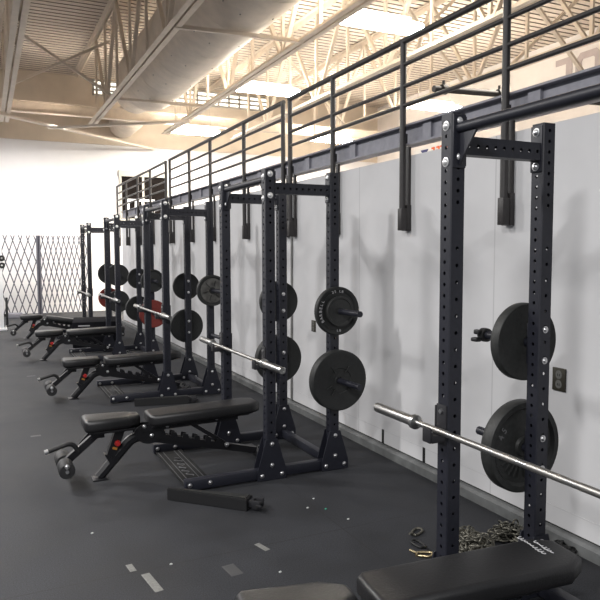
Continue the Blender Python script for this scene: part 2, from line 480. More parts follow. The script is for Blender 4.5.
railing([11.413, 12.62, 13.756, 14.979, 16.089], 'farthest dark railing section, ending in front of the dark window')

# grey scaffold pipe behind the railing, with clamps, carried on a stand behind the partition
r = empty('scaffold_pipe', (3.0, 4.02, 2.885)); r.rotation_euler = (0, -.035, 0)
bm = bmesh.new(); tube(bm, [(0, 0, 0), (2.2, 0, 0)], .024, 14); finish('pipe', bm, PIPE, r)
for x in (.09, .62):
    bm = bmesh.new(); tube(bm, [(x - .02, 0, 0), (x + .02, 0, 0)], .036, 12); tube(bm, [(x, 0, .02), (x, 0, .065)], .01, 8); finish('clamp', bm, PIPE, r)
bm = bmesh.new(); tube(bm, [(2.15, 0, -.03), (2.05, 0, -2.88)], .024, 12); finish('stand_leg', bm, PIPE, r)
tag(r, 'grey scaffold pipe lying level behind the railing beside the nearest long rail post', 'pipe')

# little banner with orange letters glimpsed in the gap under the beam
bn = empty('banner', (3.62, 4.66, 2.505))
bm = bmesh.new(); box(bm, -.006, .006, -.14, .46, -.32, .13); finish('sheet', bm, BANNER, bn, smooth=0)
bm = bmesh.new()
for k, yy in enumerate((.20, .13, .075, .02, -.03)):
    box(bm, -.012, -.004, yy - .042, yy - .026, .045, .115); box(bm, -.012, -.004, yy - .026, yy, .045 + (.028 if k % 2 else 0), .06 + (.028 if k % 2 else 0)); box(bm, -.012, -.004, yy - .03, yy, .1, .115)
finish('orange_lettering', bm, ORANGEINK, bn, smooth=0)
bm = bmesh.new(); prism(bm, [(.36, .11), (.25, .11), (.305, .05)], -.012, -.004, 'X'); finish('emblem', bm, NAVYINK, bn, smooth=0)
bm = bmesh.new(); box(bm, -.02, .02, -.1, -.06, -2.5, -.3); box(bm, -.02, .02, .38, .42, -2.5, -.3); finish('stand', bm, PIPE, bn, smooth=0)
tag(bn, 'white banner with orange letters glimpsed in the gap under the steel beam', 'banner')

# vertical conduit, sockets on the partition
bm = bmesh.new(); tube(bm, [(XW - .014, 6.48, .09), (XW - .014, 6.46, 1.86)], .011, 10)
tag(finish('conduit_pipe', bm, mat('conduit_grey', (.25, .25, .24), .5, .3)), 'thin grey conduit running down the white wall behind the second rack', 'conduit')
def outlet(y, z, w, h, label):
    o = empty('wall_outlet', (XW, y, z))
    bm = bmesh.new(); box(bm, -.010, 0, -w / 2, w / 2, -h / 2, h / 2, .003); finish('cover_plate', bm, PLATEW, o)
    for dz in (-.028, .028):
        bm = bmesh.new(); lathe(bm, [(0, -.011), (.024, -.011), (.026, -.0095), (.026, -.006), (0, -.006)], 20, 'X', (0, 0, dz))
        for v in bm.verts: v.co.y *= .95
        s = finish('socket', bm, OUTL, o)
        bm = bmesh.new(); box(bm, -.0125, -.0105, -.008, -.005, dz - .008, dz + .006); box(bm, -.0125, -.0105, .005, .008, dz - .008, dz + .006); finish('slot', bm, GAP, s, smooth=0)
    tag(o, label, 'outlet', 'wall outlets')
outlet(2.775, .955, .095, .135, 'dark wall outlet beside the plates of the nearest rack')
outlet(5.955, .95, .085, .115, 'dark wall outlet left of the second rack plates')

# ------------------------------------------------------------------ power racks
def face_holes(bm, P, w, h0, h1, holes, r, depth, n=12):
    """flat strip (width w, from h0 to h1) with round holes at heights; P(a, h, d) maps to 3-D. Adds hole walls of given depth."""
    hw = w / 2; cuts = [h0]
    for a, b in zip(holes, holes[1:]): cuts.append((a + b) / 2)
    cuts.append(h1); ycell = []
    for i, c in enumerate(holes):
        lo, hi = max(cuts[i], c - .024), min(cuts[i + 1], c + .024); ycell.append((lo, hi, c))
    last = h0
    def quad(lo, hi):
        if hi - lo > 1e-4:
            bm.faces.new([bm.verts.new(P(a, h, 0)) for a, h in ((-hw, lo), (hw, lo), (hw, hi), (-hw, hi))])
    for lo, hi, c in ycell:
        quad(last, lo); last = hi
        outer, inner, deep = [], [], []
        for k in range(n):
            a = 2 * PI * (k + .5) / n; ca, sa = math.cos(a), math.sin(a)
            t = min(hw / abs(ca) if abs(ca) > 1e-6 else 9, ((hi - c) if sa > 0 else (c - lo)) / abs(sa) if abs(sa) > 1e-6 else 9)
            outer.append((ca * t, c + sa * t)); inner.append((ca * r, c + sa * r))
        O = [bm.verts.new(P(a, h, 0)) for a, h in outer]; I = [bm.verts.new(P(a, h, 0)) for a, h in inner]; D = [bm.verts.new(P(a, h, depth)) for a, h in inner]
        C = [bm.verts.new(P(a, h, 0)) for a, h in ((hw, hi), (-hw, hi), (-hw, lo), (hw, lo))]
        for k in range(n):
            k2 = (k + 1) % n
            bm.faces.new((O[k], O[k2], I[k2], I[k])); bm.faces.new((I[k], I[k2], D[k2], D[k]))
        for q in range(4):   # corners
            sx = 1 if q in (0, 3) else -1; sz = 1 if q in (0, 1) else -1
            best = [k for k in range(n) if (outer[k][0] * sx > 0 and (outer[k][1] - c) * sz > 0)]
            side = [k for k in best if abs(abs(outer[k][0]) - hw) < 1e-6]; top = [k for k in best if k not in side]
            if side and top:
                a = max(side, key=lambda k: abs(outer[k][1] - c)); b = max(top, key=lambda k: abs(outer[k][0]))
                bm.faces.new((O[a], C[q], O[b]))
    quad(last, h1)

HX = [.30 + .05 * k for k in range(40)]
HYa = [.36 + .075 * k for k in range(19)]; HYb = [RH - .035 - .05 * k for k in range(8)][::-1]
HY = [h for h in HYa if h < RH - .5] + HYb
def make_upright(r):
    bm = bmesh.new(); e = E; c = .005; w = 2 * (e - c); z0, z1 = .014, RH
    maps = [(lambda a, h, d: (a, -e + d, h), HY), (lambda a, h, d: (-a, e - d, h), HY), (lambda a, h, d: (-e + d, -a, h), HX), (lambda a, h, d: (e - d, a, h), HX)]
    for P, hs in maps: face_holes(bm, P, w, z0, z1, hs, .0088, .005)
    for sx, sy in ((-1, -1), (1, -1), (1, 1), (-1, 1)):
        A = (sx * (e - c), sy * e); B = (sx * e, sy * (e - c))
        bm.faces.new([bm.verts.new((*A, z0)), bm.verts.new((*B, z0)), bm.verts.new((*B, z1)), bm.verts.new((*A, z1))])
    # inner tube wall so the holes read as holes in a hollow tube, open at the top
    t = e - .005
    for (xa, ya), (xb, yb) in (((-t, -t), (t, -t)), ((t, -t), (t, t)), ((t, t), (-t, t)), ((-t, t), (-t, -t))): pass
    bm.faces.new([bm.verts.new((x, y, z1 - .001)) for x, y in ((-e + c, -e + c), (e - c, -e + c), (e - c, e - c), (-e + c, e - c))])
    bmesh.ops.remove_doubles(bm, verts=bm.verts[:], dist=.0002)
    return finish('upright', bm, RACK, r, smooth=0)

def hole_bar(name, r, x0, x1, y0, y1, z0, z1, n):
    """cross member: box with a row of holes on its long faces (along X)"""
    bm = bmesh.new(); L = x1 - x0; xm = (x0 + x1) / 2; zm = (z0 + z1) / 2; h = z1 - z0
    hs = [(-L / 2 + L * (k + .5) / n) for k in range(n)]
    face_holes(bm, lambda a, q, d: (xm + q, y0 + d, zm + a), h, -L / 2, L / 2, hs, .0088, .005)
    face_holes(bm, lambda a, q, d: (xm + q, y1 - d, zm + a), h, -L / 2, L / 2, hs, .0088, .005)
    for z in (z0, z1): bm.faces.new([bm.verts.new(p) for p in ((x0, y0, z), (x1, y0, z), (x1, y1, z), (x0, y1, z))])
    bmesh.ops.remove_doubles(bm, verts=bm.verts[:], dist=.0002)
    return finish(name, bm, RACK, r, smooth=0)

def bolt(parent, c, d, big=1.0, m=None):
    bm = bmesh.new(); dome(bm, c, d, .0125 * big, .010 * big, .017 * big); finish('bolt', bm, m or ZINC, parent, smooth=50)

POSTS = {'B': (0, 0), 'A': (0, RW), 'D': (RD, 0), 'C': (RD, RW)}
PEGZ = (1.247, .716)
def make_rack():
    """origin at the floor under the near front upright; +X towards the wall, +Y away from the camera"""
    r = empty('power_rack', (0, 0, 0)); up = None
    for k, (x, y) in POSTS.items():
        if up is None: u = up = make_upright(r)
        else: u = up.copy(); COL.objects.link(u)
        u.location = (x, y, 0)
    xm0, xm1 = E + .002, RD - E - .002
    for y in (0, RW):
        hole_bar('cross_member', r, xm0, xm1, y - .03, y + .03, 2.122, 2.202, 9)
        # end plates of the cross member, bolted to the uprights
        for x, s in ((E, 1), (RD - E, -1)):
            a, b = sorted((x, x + s * .008)); bm = bmesh.new(); box(bm, a, b, y - .035, y + .035, 2.07, 2.285, .002); p = finish('end_plate', bm, RACK, r)
            for z in (2.255, 2.095): bolt(p, (x + s * .008, y, z), (s, 0, 0), 1.2)
    # bolt heads on the front (-X) faces and on the -Y faces of the front uprights
    for y in (0, RW):
        for z in (2.244, 2.088): bolt(r, (-E, y, z), (-1, 0, 0), 1.25, BOLTW)
        for z in (2.263, 2.108): bolt(r, (0, y - E, z), (0, -1, 0), 1.3, BOLTW)
    # round pull-up bar with a triangular plate at each end
    bm = bmesh.new(); tube(bm, [(0, E + .006, 2.232), (0, RW - E - .006, 2.232)], .024, 20); finish('pull_up_bar', bm, RACK, r)
    for y, s in ((E, 1), (RW - E, -1)):
        bm = bmesh.new(); a, b = sorted((y, y + s * .007)); box(bm, -.034, .034, a, b, 2.06, 2.29, .002)
        prism(bm, [(y + s * .007, 2.235), (y + s * .115, 2.225), (y + s * .115, 2.205), (y + s * .007, 2.07)], -.005, .005, 'X')
        finish('bar_bracket', bm, RACK, r)
    # floor feet, base gussets
    for y in (0, RW):
        bm = bmesh.new(); box(bm, -.655, RD + .10, y - .03, y + .03, .012, .088, .006); f = finish('base_foot', bm, RACK, r)
        bm = bmesh.new(); box(bm, -.63, -.56, y - .032, y + .032, .0, .012, .002); box(bm, RD + .04, RD + .10, y - .032, y + .032, .0, .012, .002); finish('rubber_pad', bm, RUBBER, f)
        for x in (-.625, -.475): bolt(f, (x, y - .03, .052), (0, -1, 0))
        for x in (0, RD):
            for s in (-1, 1):
                yy = y + s * (E + .0005); a, b = sorted((yy, yy + s * .007)); bm = bmesh.new()
                prism(bm, [(x - .115, .004), (x + .115, .004), (x + .115, .075), (x + .046, .31), (x - .046, .31), (x - .115, .075)], a, b)
                g = finish('base_gusset', bm, RACK, r, smooth=0)
                if s < 0:
                    for dx, z in ((0, .275), (0, .115), (-.08, .042), (.08, .042)): bolt(g, (x + dx, yy - .007, z), (0, -1, 0))
    bm = bmesh.new(); box(bm, RD - .03, RD + .03, E + .012, RW - E - .012, .02, .085, .006); finish('rear_base_bar', bm, RACK, r)
    # flat name plate joining the front ends of the feet
    bm = bmesh.new(); box(bm, -.64, -.43, .031, RW - .031, .014, .024, .002); box(bm, -.64, -.635, .031, RW - .031, .024, .030); box(bm, -.435, -.43, .031, RW - .031, .024, .030); n_ = finish('name_plate', bm, GAP, r, smooth=0)
    bm = bmesh.new()
    for x in (-.625, -.585, -.49, -.455): box(bm, x - .0025, x + .0025, .05, RW - .05, .0245, .026)
    pts = []
    for k in range(60):
        t = k / 59; pts.append((-.538 + .030 * math.sin(t * 34) * (1 - .4 * t) + .01 * math.sin(t * 7), .72 - .48 * t, .0265))
    tube(bm, pts, .004, 5); finish('script_mark', bm, INKD, n_, smooth=0)
    # weight pegs: far side of C, near side of D; bolts show on the other face
    for k, s in (('C', 1), ('D', -1)):
        x, y = POSTS[k]
        for z in PEGZ:
            bm = bmesh.new(); y0 = y + s * E
            a, b = sorted((y0, y0 + s * .008)); box(bm, x - .034, x + .034, a, b, z - .10, z + .10, .003)
            tube(bm, [(x, y0 + s * .006, z), (x, y0 + s * .38, z + .004)], .0225, 18)
            p = finish('weight_peg', bm, RACK, r)
            for dz in (-.075, .075): bolt(p, (x, y - s * E, z + dz), (0, -s, 0))
    return r

def make_cups(r, barz):
    for y in (0, RW):
        bm = bmesh.new(); x = -E; z = barz - .016
        box(bm, x - .009, x - .001, y - .034, y + .034, z - .05, z + .13, .002)
        box(bm, x - .082, x - .001, y - .032, y + .032, z - .034, z, .005)
        box(bm, x - .090, x - .078, y - .030, y + .030, z - .034, z + .036, .005)
        yy = y + E + .001; box(bm, x - .009, x + 2 * E + .012, yy, yy + .008, z - .03, z + .12, .002)
        box(bm, x + 2 * E + .002, x + 2 * E + .012, y - .02, yy + .008, z - .03, z + .12, .002)
        c = finish('bar_hook', bm, RACK_IN, r)
        bm = bmesh.new(); tube(bm, [(x - .016, y, z + .10), (x - .006, y, z + .10)], .010, 12); finish('pin', bm, ZINC, c)

RACKL = ['nearest black power rack, cut by the right edge, with chains piled at its foot',
         'second black power rack from the camera, with the pale-lettered plate on its near peg',
         'third black power rack from the camera, middle of the row of five',
         'fourth black power rack from the camera, next to last in the row',
         'farthest black power rack, in front of the folding lattice gate']
BARZ = (.895, .888, .984, .966, .882)
R0 = make_rack(); racks = [R0] + [copy_tree(R0) for _ in range(4)]
for i, rk in enumerate(racks):
    rk.location = (XF, YN(i + 1), 0); tag(rk, RACKL[i], 'power rack', 'row of black power racks')
    make_cups(rk, BARZ[i])

# barbells: shaft and two sleeves, the near collar just outside the near upright
def make_barbell():
    r = empty('barbell', (0, 0, 0)); h = .935
    bm = bmesh.new(); tube(bm, [(0, -h + .30, 0), (0, h - .30, 0)], .0140, 18); finish('shaft', bm, CHROME, r)
    for a, b in ((-.52, -.36), (.36, .52), (-.06, .06), (-.30, -.12), (.12, .30)):
        bm = bmesh.new(); tube(bm, [(0, a, 0), (0, b, 0)], .0146, 18); finish('knurling', bm, KNURL, r)
    for s in (-1, 1):
        bm = bmesh.new()
        lathe(bm, [(.0146, h - .35), (.033, h - .345), (.035, h - .34), (.035, h - .322), (.033, h - .318), (.0255, h - .316), (.0255, h - .004), (.023, h), (.014, h), (.013, h - .006), (0, h - .006)], 28, 'Y', (0, 0, 0), 0, s)
        finish('sleeve', bm, CHROME, r)
    return r
BB = ['chrome barbell on the nearest rack, crossing the right side of the picture', 'chrome barbell on the second rack from the camera',
      'chrome barbell on the third rack, above the long black bench', 'chrome barbell on the fourth rack in front of the dark red plate nearest it', 'small distant chrome barbell on the farthest rack']
OFF = (.049, .050, 0, -.01, .0)
Bb = None
for i in range(5):
    Bb = make_barbell() if i == 0 else copy_tree(Bb)
    Bb.location = (XF - E - .031, YN(i + 1) + RW / 2 + OFF[i], BARZ[i] - .0005); tag(Bb, BB[i], 'barbell', 'barbells on the racks')

# weight plates ------------------------------------------------------
def text_mesh(body, size, depth):
    c = bpy.data.curves.new('t', 'FONT'); c.body = body; c.size = size; c.extrude = depth; c.align_x = 'CENTER'; c.align_y = 'CENTER'; c.resolution_u = 3
    o = bpy.data.objects.new('t', c); COL.objects.link(o)
    me = bpy.data.meshes.new_from_object(o.evaluated_get(bpy.context.evaluated_depsgraph_get()))
    bpy.data.objects.remove(o); return me

def arc_text(parent, body, rad, a_mid, size, y, face, m, up_out=True, name='lettering', spacing=1.0):
    """letters round a plate; face -1: read from -Y; a_mid in degrees seen from -Y (0 = right, 90 = top)"""
    n = len(body); step = size * .78 * spacing / rad
    for k, ch in enumerate(body):
        if ch == ' ': continue
        off = (k - (n - 1) / 2) * step
        a = math.radians(a_mid) - off if up_out else math.radians(a_mid) + off
        me = text_mesh(ch, size, .0015)
        rot = a - PI / 2 if up_out else a + PI / 2
        M = Matrix.Translation((rad * math.cos(a), y, rad * math.sin(a))) @ Matrix.Rotation(-rot, 4, 'Y') @ Matrix.Rotation(PI / 2, 4, 'X')
        if face > 0: M = Matrix.Rotation(PI, 4, 'Z') @ M
        tmp = bmesh.new(); tmp.from_mesh(me); bmesh.ops.transform(tmp, matrix=M, verts=tmp.verts[:])
        bpy.data.meshes.remove(me)
        finish('letter', tmp, m, parent, smooth=0)

def plate_prof(R, th, style, inner=.0255):
    t = th / 2
    if style == 'rim':        # iron plate: raised rim, dished web, raised hub
        half = [(inner, t * .95), (R * .20, t * .95), (R * .23, t * .55), (R * .80, t * .5), (R * .86, t * .95), (R * .97, t), (R, t * .75)]
    elif style == 'bumper':   # rubber plate: flat face, stepped inner disc
        half = [(inner, t * .86), (R * .17, t * .86), (R * .18, t * .80), (R * .40, t * .80), (R * .42, t * .92), (R * .86, t * .95), (R * .90, t), (R * .98, t * .96), (R, t * .80)]
    else:                     # flat plate
        half = [(inner, t * .9), (R * .3, t * .9), (R * .32, t * .85), (R * .9, t * .85), (R * .93, t), (R * .98, t), (R, t * .8)]
    pr = [(r, -a) for r, a in half] + [(r, a) for r, a in half[::-1]]
    return pr + [pr[0]]
PLN = {}
def plate(i, post, k, R, th, style, m, label, start=.009, dx=0, group='weight plates on the rack pegs'):
    """plate i-th rack, post C/D, peg k (0 upper, 1 lower); start: gap from the post face"""
    s = 1 if post == 'C' else -1; x, y = POSTS[post]
    c = (XF + x + dx, YN(i) + y + s * (E + start + th / 2), PEGZ[k] + .002)
    o = empty('weight_plate', c); key = (R, th, style, m.name)
    if key not in PLN:
        bm = bmesh.new(); lathe(bm, plate_prof(R, th, style), 64, 'Y'); d = finish('disc', bm, m, o, smooth=40); PLN[key] = d
    else:
        d = PLN[key].copy(); COL.objects.link(d); d.parent = o
    tag(o, label, 'weight plate', group); return o
def ring(o, r0, r1, y, m, name='hub_ring', th=.006):
    bm = bmesh.new(); lathe(bm, [(r0, y - th / 2), (r1, y - th / 2), (r1, y + th / 2), (r0, y + th / 2), (r0, y - th / 2)], 40, 'Y'); return finish(name, bm, m, o, smooth=40)

p = plate(1, 'C', 0, .193, .055, 'flat', IRON, 'black weight plate on the upper peg of the nearest rack', start=.034)
p = plate(1, 'C', 1, .233, .070, 'rim', IRON, 'large black weight plate with raised rim on the lower peg of the nearest rack', start=.034)
for a in range(196, 300, 13):
    bm = bmesh.new(); aa = math.radians(a); bar(bm, (.10 * math.cos(aa), -.021, .10 * math.sin(aa)), (.16 * math.cos(aa), -.021, .16 * math.sin(aa)), .009, .006); finish('raised_rib', bm, IRON, p, smooth=0)
arc_text(p, '45', .155, 150, .05, -.019, -1, INKD)
arc_text(p, 'LB', .155, 28, .05, -.019, -1, INKD)
plate(2, 'C', 0, .185, .045, 'flat', RUBBER, 'black plate on the upper peg behind the near post of the second rack')
plate(2, 'C', 1, .222, .075, 'bumper', RUBBER, 'large black plate on the lower peg behind the near post of the second rack')
p = plate(2, 'D', 0, .185, .045, 'rim', RUBBER, 'black plate with pale BARBELL lettering on the upper near peg of the second rack')
arc_text(p, 'BARBELL', .150, 180, .033, -.0225, -1, INK)
arc_text(p, '25 LB', .150, 92, .027, -.0225, -1, INK)
arc_text(p, 'LB', .150, 272, .027, -.0225, -1, INK, up_out=False)
p = plate(2, 'D', 0, .115, .030, 'rim', IRON, 'smaller iron plate stacked in front of the lettered plate on the second rack', start=.062)
p = plate(2, 'D', 1, .232, .080, 'bumper', RUBBER, 'large plain black bumper plate on the lower near peg of the second rack')
for a in (55, 125, 205, 235, 325):
    bm = bmesh.new(); aa = math.radians(a); bar(bm, (.075 * math.cos(aa), -.0365, .075 * math.sin(aa)), (.13 * math.cos(aa), -.0365, .13 * math.sin(aa)), .022, .004); finish('moulded_mark', bm, IRON, p, smooth=0)
plate(3, 'C', 0, .180, .045, 'flat', RUBBER, 'black plate on the upper peg behind the third rack, its two bolts showing')
plate(3, 'C', 1, .222, .075, 'bumper', RUBBER, 'large black plate on the lower peg behind the third rack, beside the barbell end')
p = plate(3, 'D', 0, .185, .055, 'rim', IRON, 'worn grey-faced plate on the upper near peg of the third rack')
bm = bmesh.new(); lathe(bm, [(.040, -.0175), (.145, -.0155), (.145, -.012), (.040, -.012), (.040, -.0175)], 48, 'Y'); finish('worn_face', bm, GREYIRON, p, smooth=40)
for a in range(0, 360, 60):
    bm = bmesh.new(); aa = math.radians(a + 12); bar(bm, (.055 * math.cos(aa), -.0195, .055 * math.sin(aa)), (.12 * math.cos(aa), -.0195, .12 * math.sin(aa)), .02, .005); finish('face_spoke', bm, IRON, p, smooth=0)
plate(4, 'C', 0, .180, .045, 'flat', RUBBER, 'black plate on the upper peg behind the fourth rack')
plate(4, 'C', 1, .222, .07, 'bumper', RUBBER, 'large black plate on the lower peg behind the fourth rack, left of the red plate', dx=0)
plate(4, 'D', 0, .185, .050, 'rim', RUBBER, 'black plate on the upper near peg of the fourth rack, above the red plate')
plate(4, 'D', 1, .222, .070, 'bumper', REDRUB, 'dark red bumper plate on the lower near peg of the fourth rack')
plate(5, 'C', 0, .222, .060, 'bumper', RUBBER, 'black plate on the upper peg behind the farthest rack, above the red one')
plate(5, 'C', 1, .222, .060, 'bumper', REDRUB, 'dark red bumper plate on the lower peg behind the farthest rack')
plate(5, 'D', 0, .222, .070, 'bumper', RUBBER, 'large black plate on the upper near peg of the farthest rack')
plate(5, 'D', 1, .222, .070, 'bumper', RUBBER, 'large black plate on the lower near peg of the farthest rack')

# spring clip on the upper peg of the nearest rack
x, y = XF + RD, YN(1) + RW + E + .345
cl = empty('peg_clip', (x, y, PEGZ[0] + .003)); bm = bmesh.new()
lathe(bm, [(.0235, -.022), (.036, -.020), (.038, 0), (.036, .020), (.0235, .022), (.0235, -.022)], 24, 'Y'); finish('clip_ring', bm, BLACKP, cl)
bm = bmesh.new(); box(bm, -.055, -.030, -.012, .030, .004, .030, .006); box(bm, -.070, -.034, -.014, .034, -.034, -.012, .006); finish('clip_lever', bm, BLACKP, cl)
tag(cl, 'black plastic clip on the upper peg beside the nearest rack plate', 'clip')

# ------------------------------------------------------------------ benches
def pad(bm, x0, x1, hw0, hw1, z0, z1, dz=0, bev=.022, cut0=.03, cut1=.03, tail=0):
    """upholstered pad along X with cut corners; dz lifts the right end"""
    poly = [(x0, -hw0 + cut0), (x0 + cut0, -hw0), (x1 - cut1 * 1.6, -hw1), (x1, -hw1 + cut1), (x1, hw1 - cut1), (x1 - cut1 * 1.6, hw1), (x0 + cut0, hw0), (x0, hw0 - cut0)]
    prism(bm, poly, z0, z1, 'Z')
    bmesh.ops.bevel(bm, geom=[e for e in bm.edges if abs(e.verts[0].co.z - e.verts[1].co.z) < 1e-6], offset=bev, segments=4, affect='EDGES', profile=.55)
    for v in bm.verts: v.co.z += dz * (v.co.x - x0) / (x1 - x0)

def make_bench():
    """origin on the floor under the middle; local x = world X - 1.25 of the second bench"""
    O = 1.25
    r = empty('weight_bench', (0, 0, 0))
    X = lambda v: v - O
    bm = bmesh.new(); pad(bm, X(.60), X(1.015), .135, .105, .420, .510, 0, .03, .025, .06); s = finish('seat_pad', bm, VINYL, r, smooth=60)
    bm = bmesh.new(); box(bm, X(.64), X(.97), -.09, .09, .398, .416, .003); box(bm, X(.655), X(.75), -.035, .035, .355, .40, .004); finish('seat_plate', bm, BENCH, s)
    bm = bmesh.new(); pad(bm, X(1.075), X(1.975), .135, .135, .415, .500, .018, .026, .03, .055); b = finish('back_pad', bm, VINYL, r, smooth=60)
    bm = bmesh.new(); box(bm, X(1.09), X(1.88), -.10, .10, .399, .418, .003)
    for v in bm.verts: v.co.z += .022 * (v.co.x - X(1.055)) / .9
    bar(bm, (X(1.03), -.035, .385), (X(1.80), -.035, .40), .03, .04); bar(bm, (X(1.03), .035, .385), (X(1.80), .035, .40), .03, .04); finish('back_plate', bm, BENCH, b)
    for x, z in ((1.045, .41), (1.22, .395), (1.62, .41)):
        bm = bmesh.new(); dome(bm, (X(x), -.051, z - .004), (0, -1, 0), .012, .012, .014); finish('pad_bolt', bm, ZINC, b, smooth=50)
    # leg-hold arm with rollers and the curved handle
    bm = bmesh.new(); bar(bm, (X(.715), 0, .395), (X(.47), 0, .195), .045, .05); bar(bm, (X(.66), .045, .39), (X(.56), .045, .285), .012, .02)
    dome(bm, (X(.665), -.0225, .352), (0, -1, 0), .011, .009, .014)
    a = finish('leg_hold_arm', bm, BENCH, r, smooth=30)
    bm = bmesh.new(); tube(bm, [(X(.463), -.215, .185), (X(.463), .215, .185)], .012, 14); finish('roller_axle', bm, ZINC, a)
    for s_ in (-1, 1):
        bm = bmesh.new(); lathe(bm, [(.012, s_ * .03), (.05, s_ * .03), (.056, s_ * .04), (.056, s_ * .19), (.05, s_ * .20), (.012, s_ * .20), (.012, s_ * .03)], 28, 'Y', (X(.463), 0, .185)); ro = finish('foam_roller', bm, FOAM, a, smooth=50)
        bm = bmesh.new(); dome(bm, (X(.463), s_ * .20, .185), (0, s_, 0), .014, .010, .017); finish('end_cap', bm, ZINC, ro, smooth=50)
    bm = bmesh.new(); tube(bm, bend([(X(.565), -.02, .27), (X(.515), -.03, .345), (X(.35), -.05, .305)], .07, 8), .017, 14); h = finish('handle', bm, FOAM, r, smooth=50)
    bm = bmesh.new(); tube(bm, [(X(.352), -.0495, .3053), (X(.328), -.052, .2995)], .0185, 14); finish('handle_cap', bm, ZINC, h, smooth=50)
    # front leg: bent tube that becomes the spine
    bm = bmesh.new(); tube(bm, bend([(X(.710), 0, .022), (X(.955), 0, .325), (X(1.10), 0, .325)], .13, 10), .041, 8, phase=PI / 8, ry=.038); box(bm, X(.655), X(.765), -.060, .060, .0, .014, .004); finish('front_leg', bm, BENCH, r, smooth=40)
    # strut with the red pull knob and its bracket
    bm = bmesh.new(); bar(bm, (X(.868), 0, .40), (X(.795), 0, .20), .06, .068); st = finish('seat_strut', bm, BENCH, r, smooth=30)
    bm = bmesh.new(); prism(bm, [(X(.745), .225), (X(.765), .22), (X(.80), .195), (X(.83), .205), (X(.85), .235), (X(.835), .15), (X(.795), .125)], -.036, .036); finish('strut_socket', bm, BENCH, st, smooth=0)
    bm = bmesh.new(); lathe(bm, [(0, -.075), (.018, -.073), (.0235, -.063), (.0235, -.050), (.015, -.036), (.009, -.03), (.009, -.02), (0, -.02)], 20, 'Y', (X(.840), 0, .305)); finish('pull_knob', bm, REDK, st, smooth=50)
    bm = bmesh.new(); M = Matrix.Translation((X(.823), -.0315, .262)) @ Matrix.Rotation(math.radians(20), 4, 'Y'); box(bm, -.018, .018, -.001, .001, -.009, .009, M=M); finish('sticker', bm, ORANGE, st, smooth=0)
    # hinge plate, ladder spine
    bm = bmesh.new()
    half = [(X(1.085) + .115 * math.cos(t) , .372 + .105 * math.sin(t)) for t in [PI + PI * k / 12 for k in range(13)]]
    for s_ in (-1, 1):
        a_, b_ = sorted((s_ * .033, s_ * .042)); prism(bm, half + [(X(1.165), .40), (X(1.04), .425), (X(.985), .40)], a_, b_)
    hp = finish('hinge_plate', bm, BENCH, r, smooth=30)
    for x, z in ((1.045, .405), (1.10, .33)):
        bm = bmesh.new(); dome(bm, (X(x), -.042, z), (0, -1, 0), .013, .012, .016); finish('hinge_bolt', bm, ZINC, hp, smooth=50)
    bm = bmesh.new(); bar(bm, (X(1.07), 0, .315), (X(1.97), 0, .075), .05, .065); sp = finish('spine', bm, BENCH, r, smooth=30)
    bm = bmesh.new()
    prev = .0
    sl = lambda x: .315 - (x - 1.07) * .2667 + .030
    prof = []; x = 1.16
    for k in range(6):
        prof += [(x, sl(x)), (x + .006, sl(x) + .042), (x + .045, sl(x) + .030), (x + .05, sl(x + .05) + .012), (x + .088, sl(x + .088) + .012)]; x += .092
    poly = [(X(a_), z_) for a_, z_ in prof] + [(X(x), sl(x)), (X(x), sl(x) - .03), (X(1.16), sl(1.16) - .03)]
    for y0, y1 in ((-.034, -.026), (.026, .034)): prism(bm, poly, y0, y1)
    finish('ladder', bm, BENCH, sp, smooth=0)
    bm = bmesh.new(); bar(bm, (X(1.40), 0, .395), (X(1.70), 0, .185), .04, .03); lathe(bm, [(0, -.06), (.012, -.06), (.012, .06), (0, .06)], 12, 'Y', (X(1.70), 0, .185)); bs = finish('back_strut', bm, BENCH, r, smooth=30)
    bm = bmesh.new(); dome(bm, (X(1.70), -.06, .185), (0, -1, 0), .017, .014, .02); finish('strut_bolt', bm, ZINC, bs, smooth=50)
    bm = bmesh.new(); box(bm, X(1.955), X(2.015), -.20, .20, .012, .068, .006); rf = finish('rear_foot', bm, BENCH, r)
    for s_ in (-1, 1):
        bm = bmesh.new(); lathe(bm, [(0, -.016), (.03, -.016), (.036, -.01), (.036, .01), (.03, .016), (0, .016)], 22, 'Y', (X(2.045), s_ * .12, .0365)); wh = finish('transport_wheel', bm, RUBBER, rf, smooth=50)
        bm = bmesh.new(); lathe(bm, [(.013, -.0185), (.021, -.0185), (.021, -.0155), (.013, -.0155), (.013, -.0185)], 20, 'Y', (X(2.045), s_ * .12, .0365)); finish('wheel_ring', bm, ZINC, wh, smooth=50)
        bm = bmesh.new(); box(bm, X(1.955), X(2.015), s_ * .17 - .03, s_ * .17 + .03, 0, .012, .002); finish('rubber_pad', bm, RUBBER, rf)
    # settle the pads and arms to their real height above the feet
    for c in [k for k in kids(r)] + [g for k in kids(r) for g in kids(k)]:
        lift = min(v.co.z for v in c.data.vertices) > .05
        for v in c.data.vertices: v.co.z -= .036 * (1 if lift else min(1, max(0, v.co.z) / .15))
    return r
BL = ['foreground black bench cut by the bottom edge, pale script on its back pad',
      'black adjustable bench with red knob, second from the camera, lying in the second rack',
      'black adjustable bench with red knob at the third rack, its end behind a dark post',
      'black adjustable bench at the fourth rack, second from the far gate',
      'farthest black adjustable bench, close to the white machine and lattice gate']
BPOS = [(1.405, 1.99, -6.5), (1.262, YN(2) + .555, 0), (1.415, YN(3) + .435, 0), (1.32, YN(4) + .475, 0), (1.235, YN(5) + .37, 0)]
W0 = make_bench(); B = [W0] + [copy_tree(W0) for _ in range(4)]
for o, l, (x, y, a) in zip(B, BL, BPOS):
    o.location = (x, y, 0); o.rotation_euler.z = math.radians(a); tag(o, l, 'bench', 'adjustable weight benches')
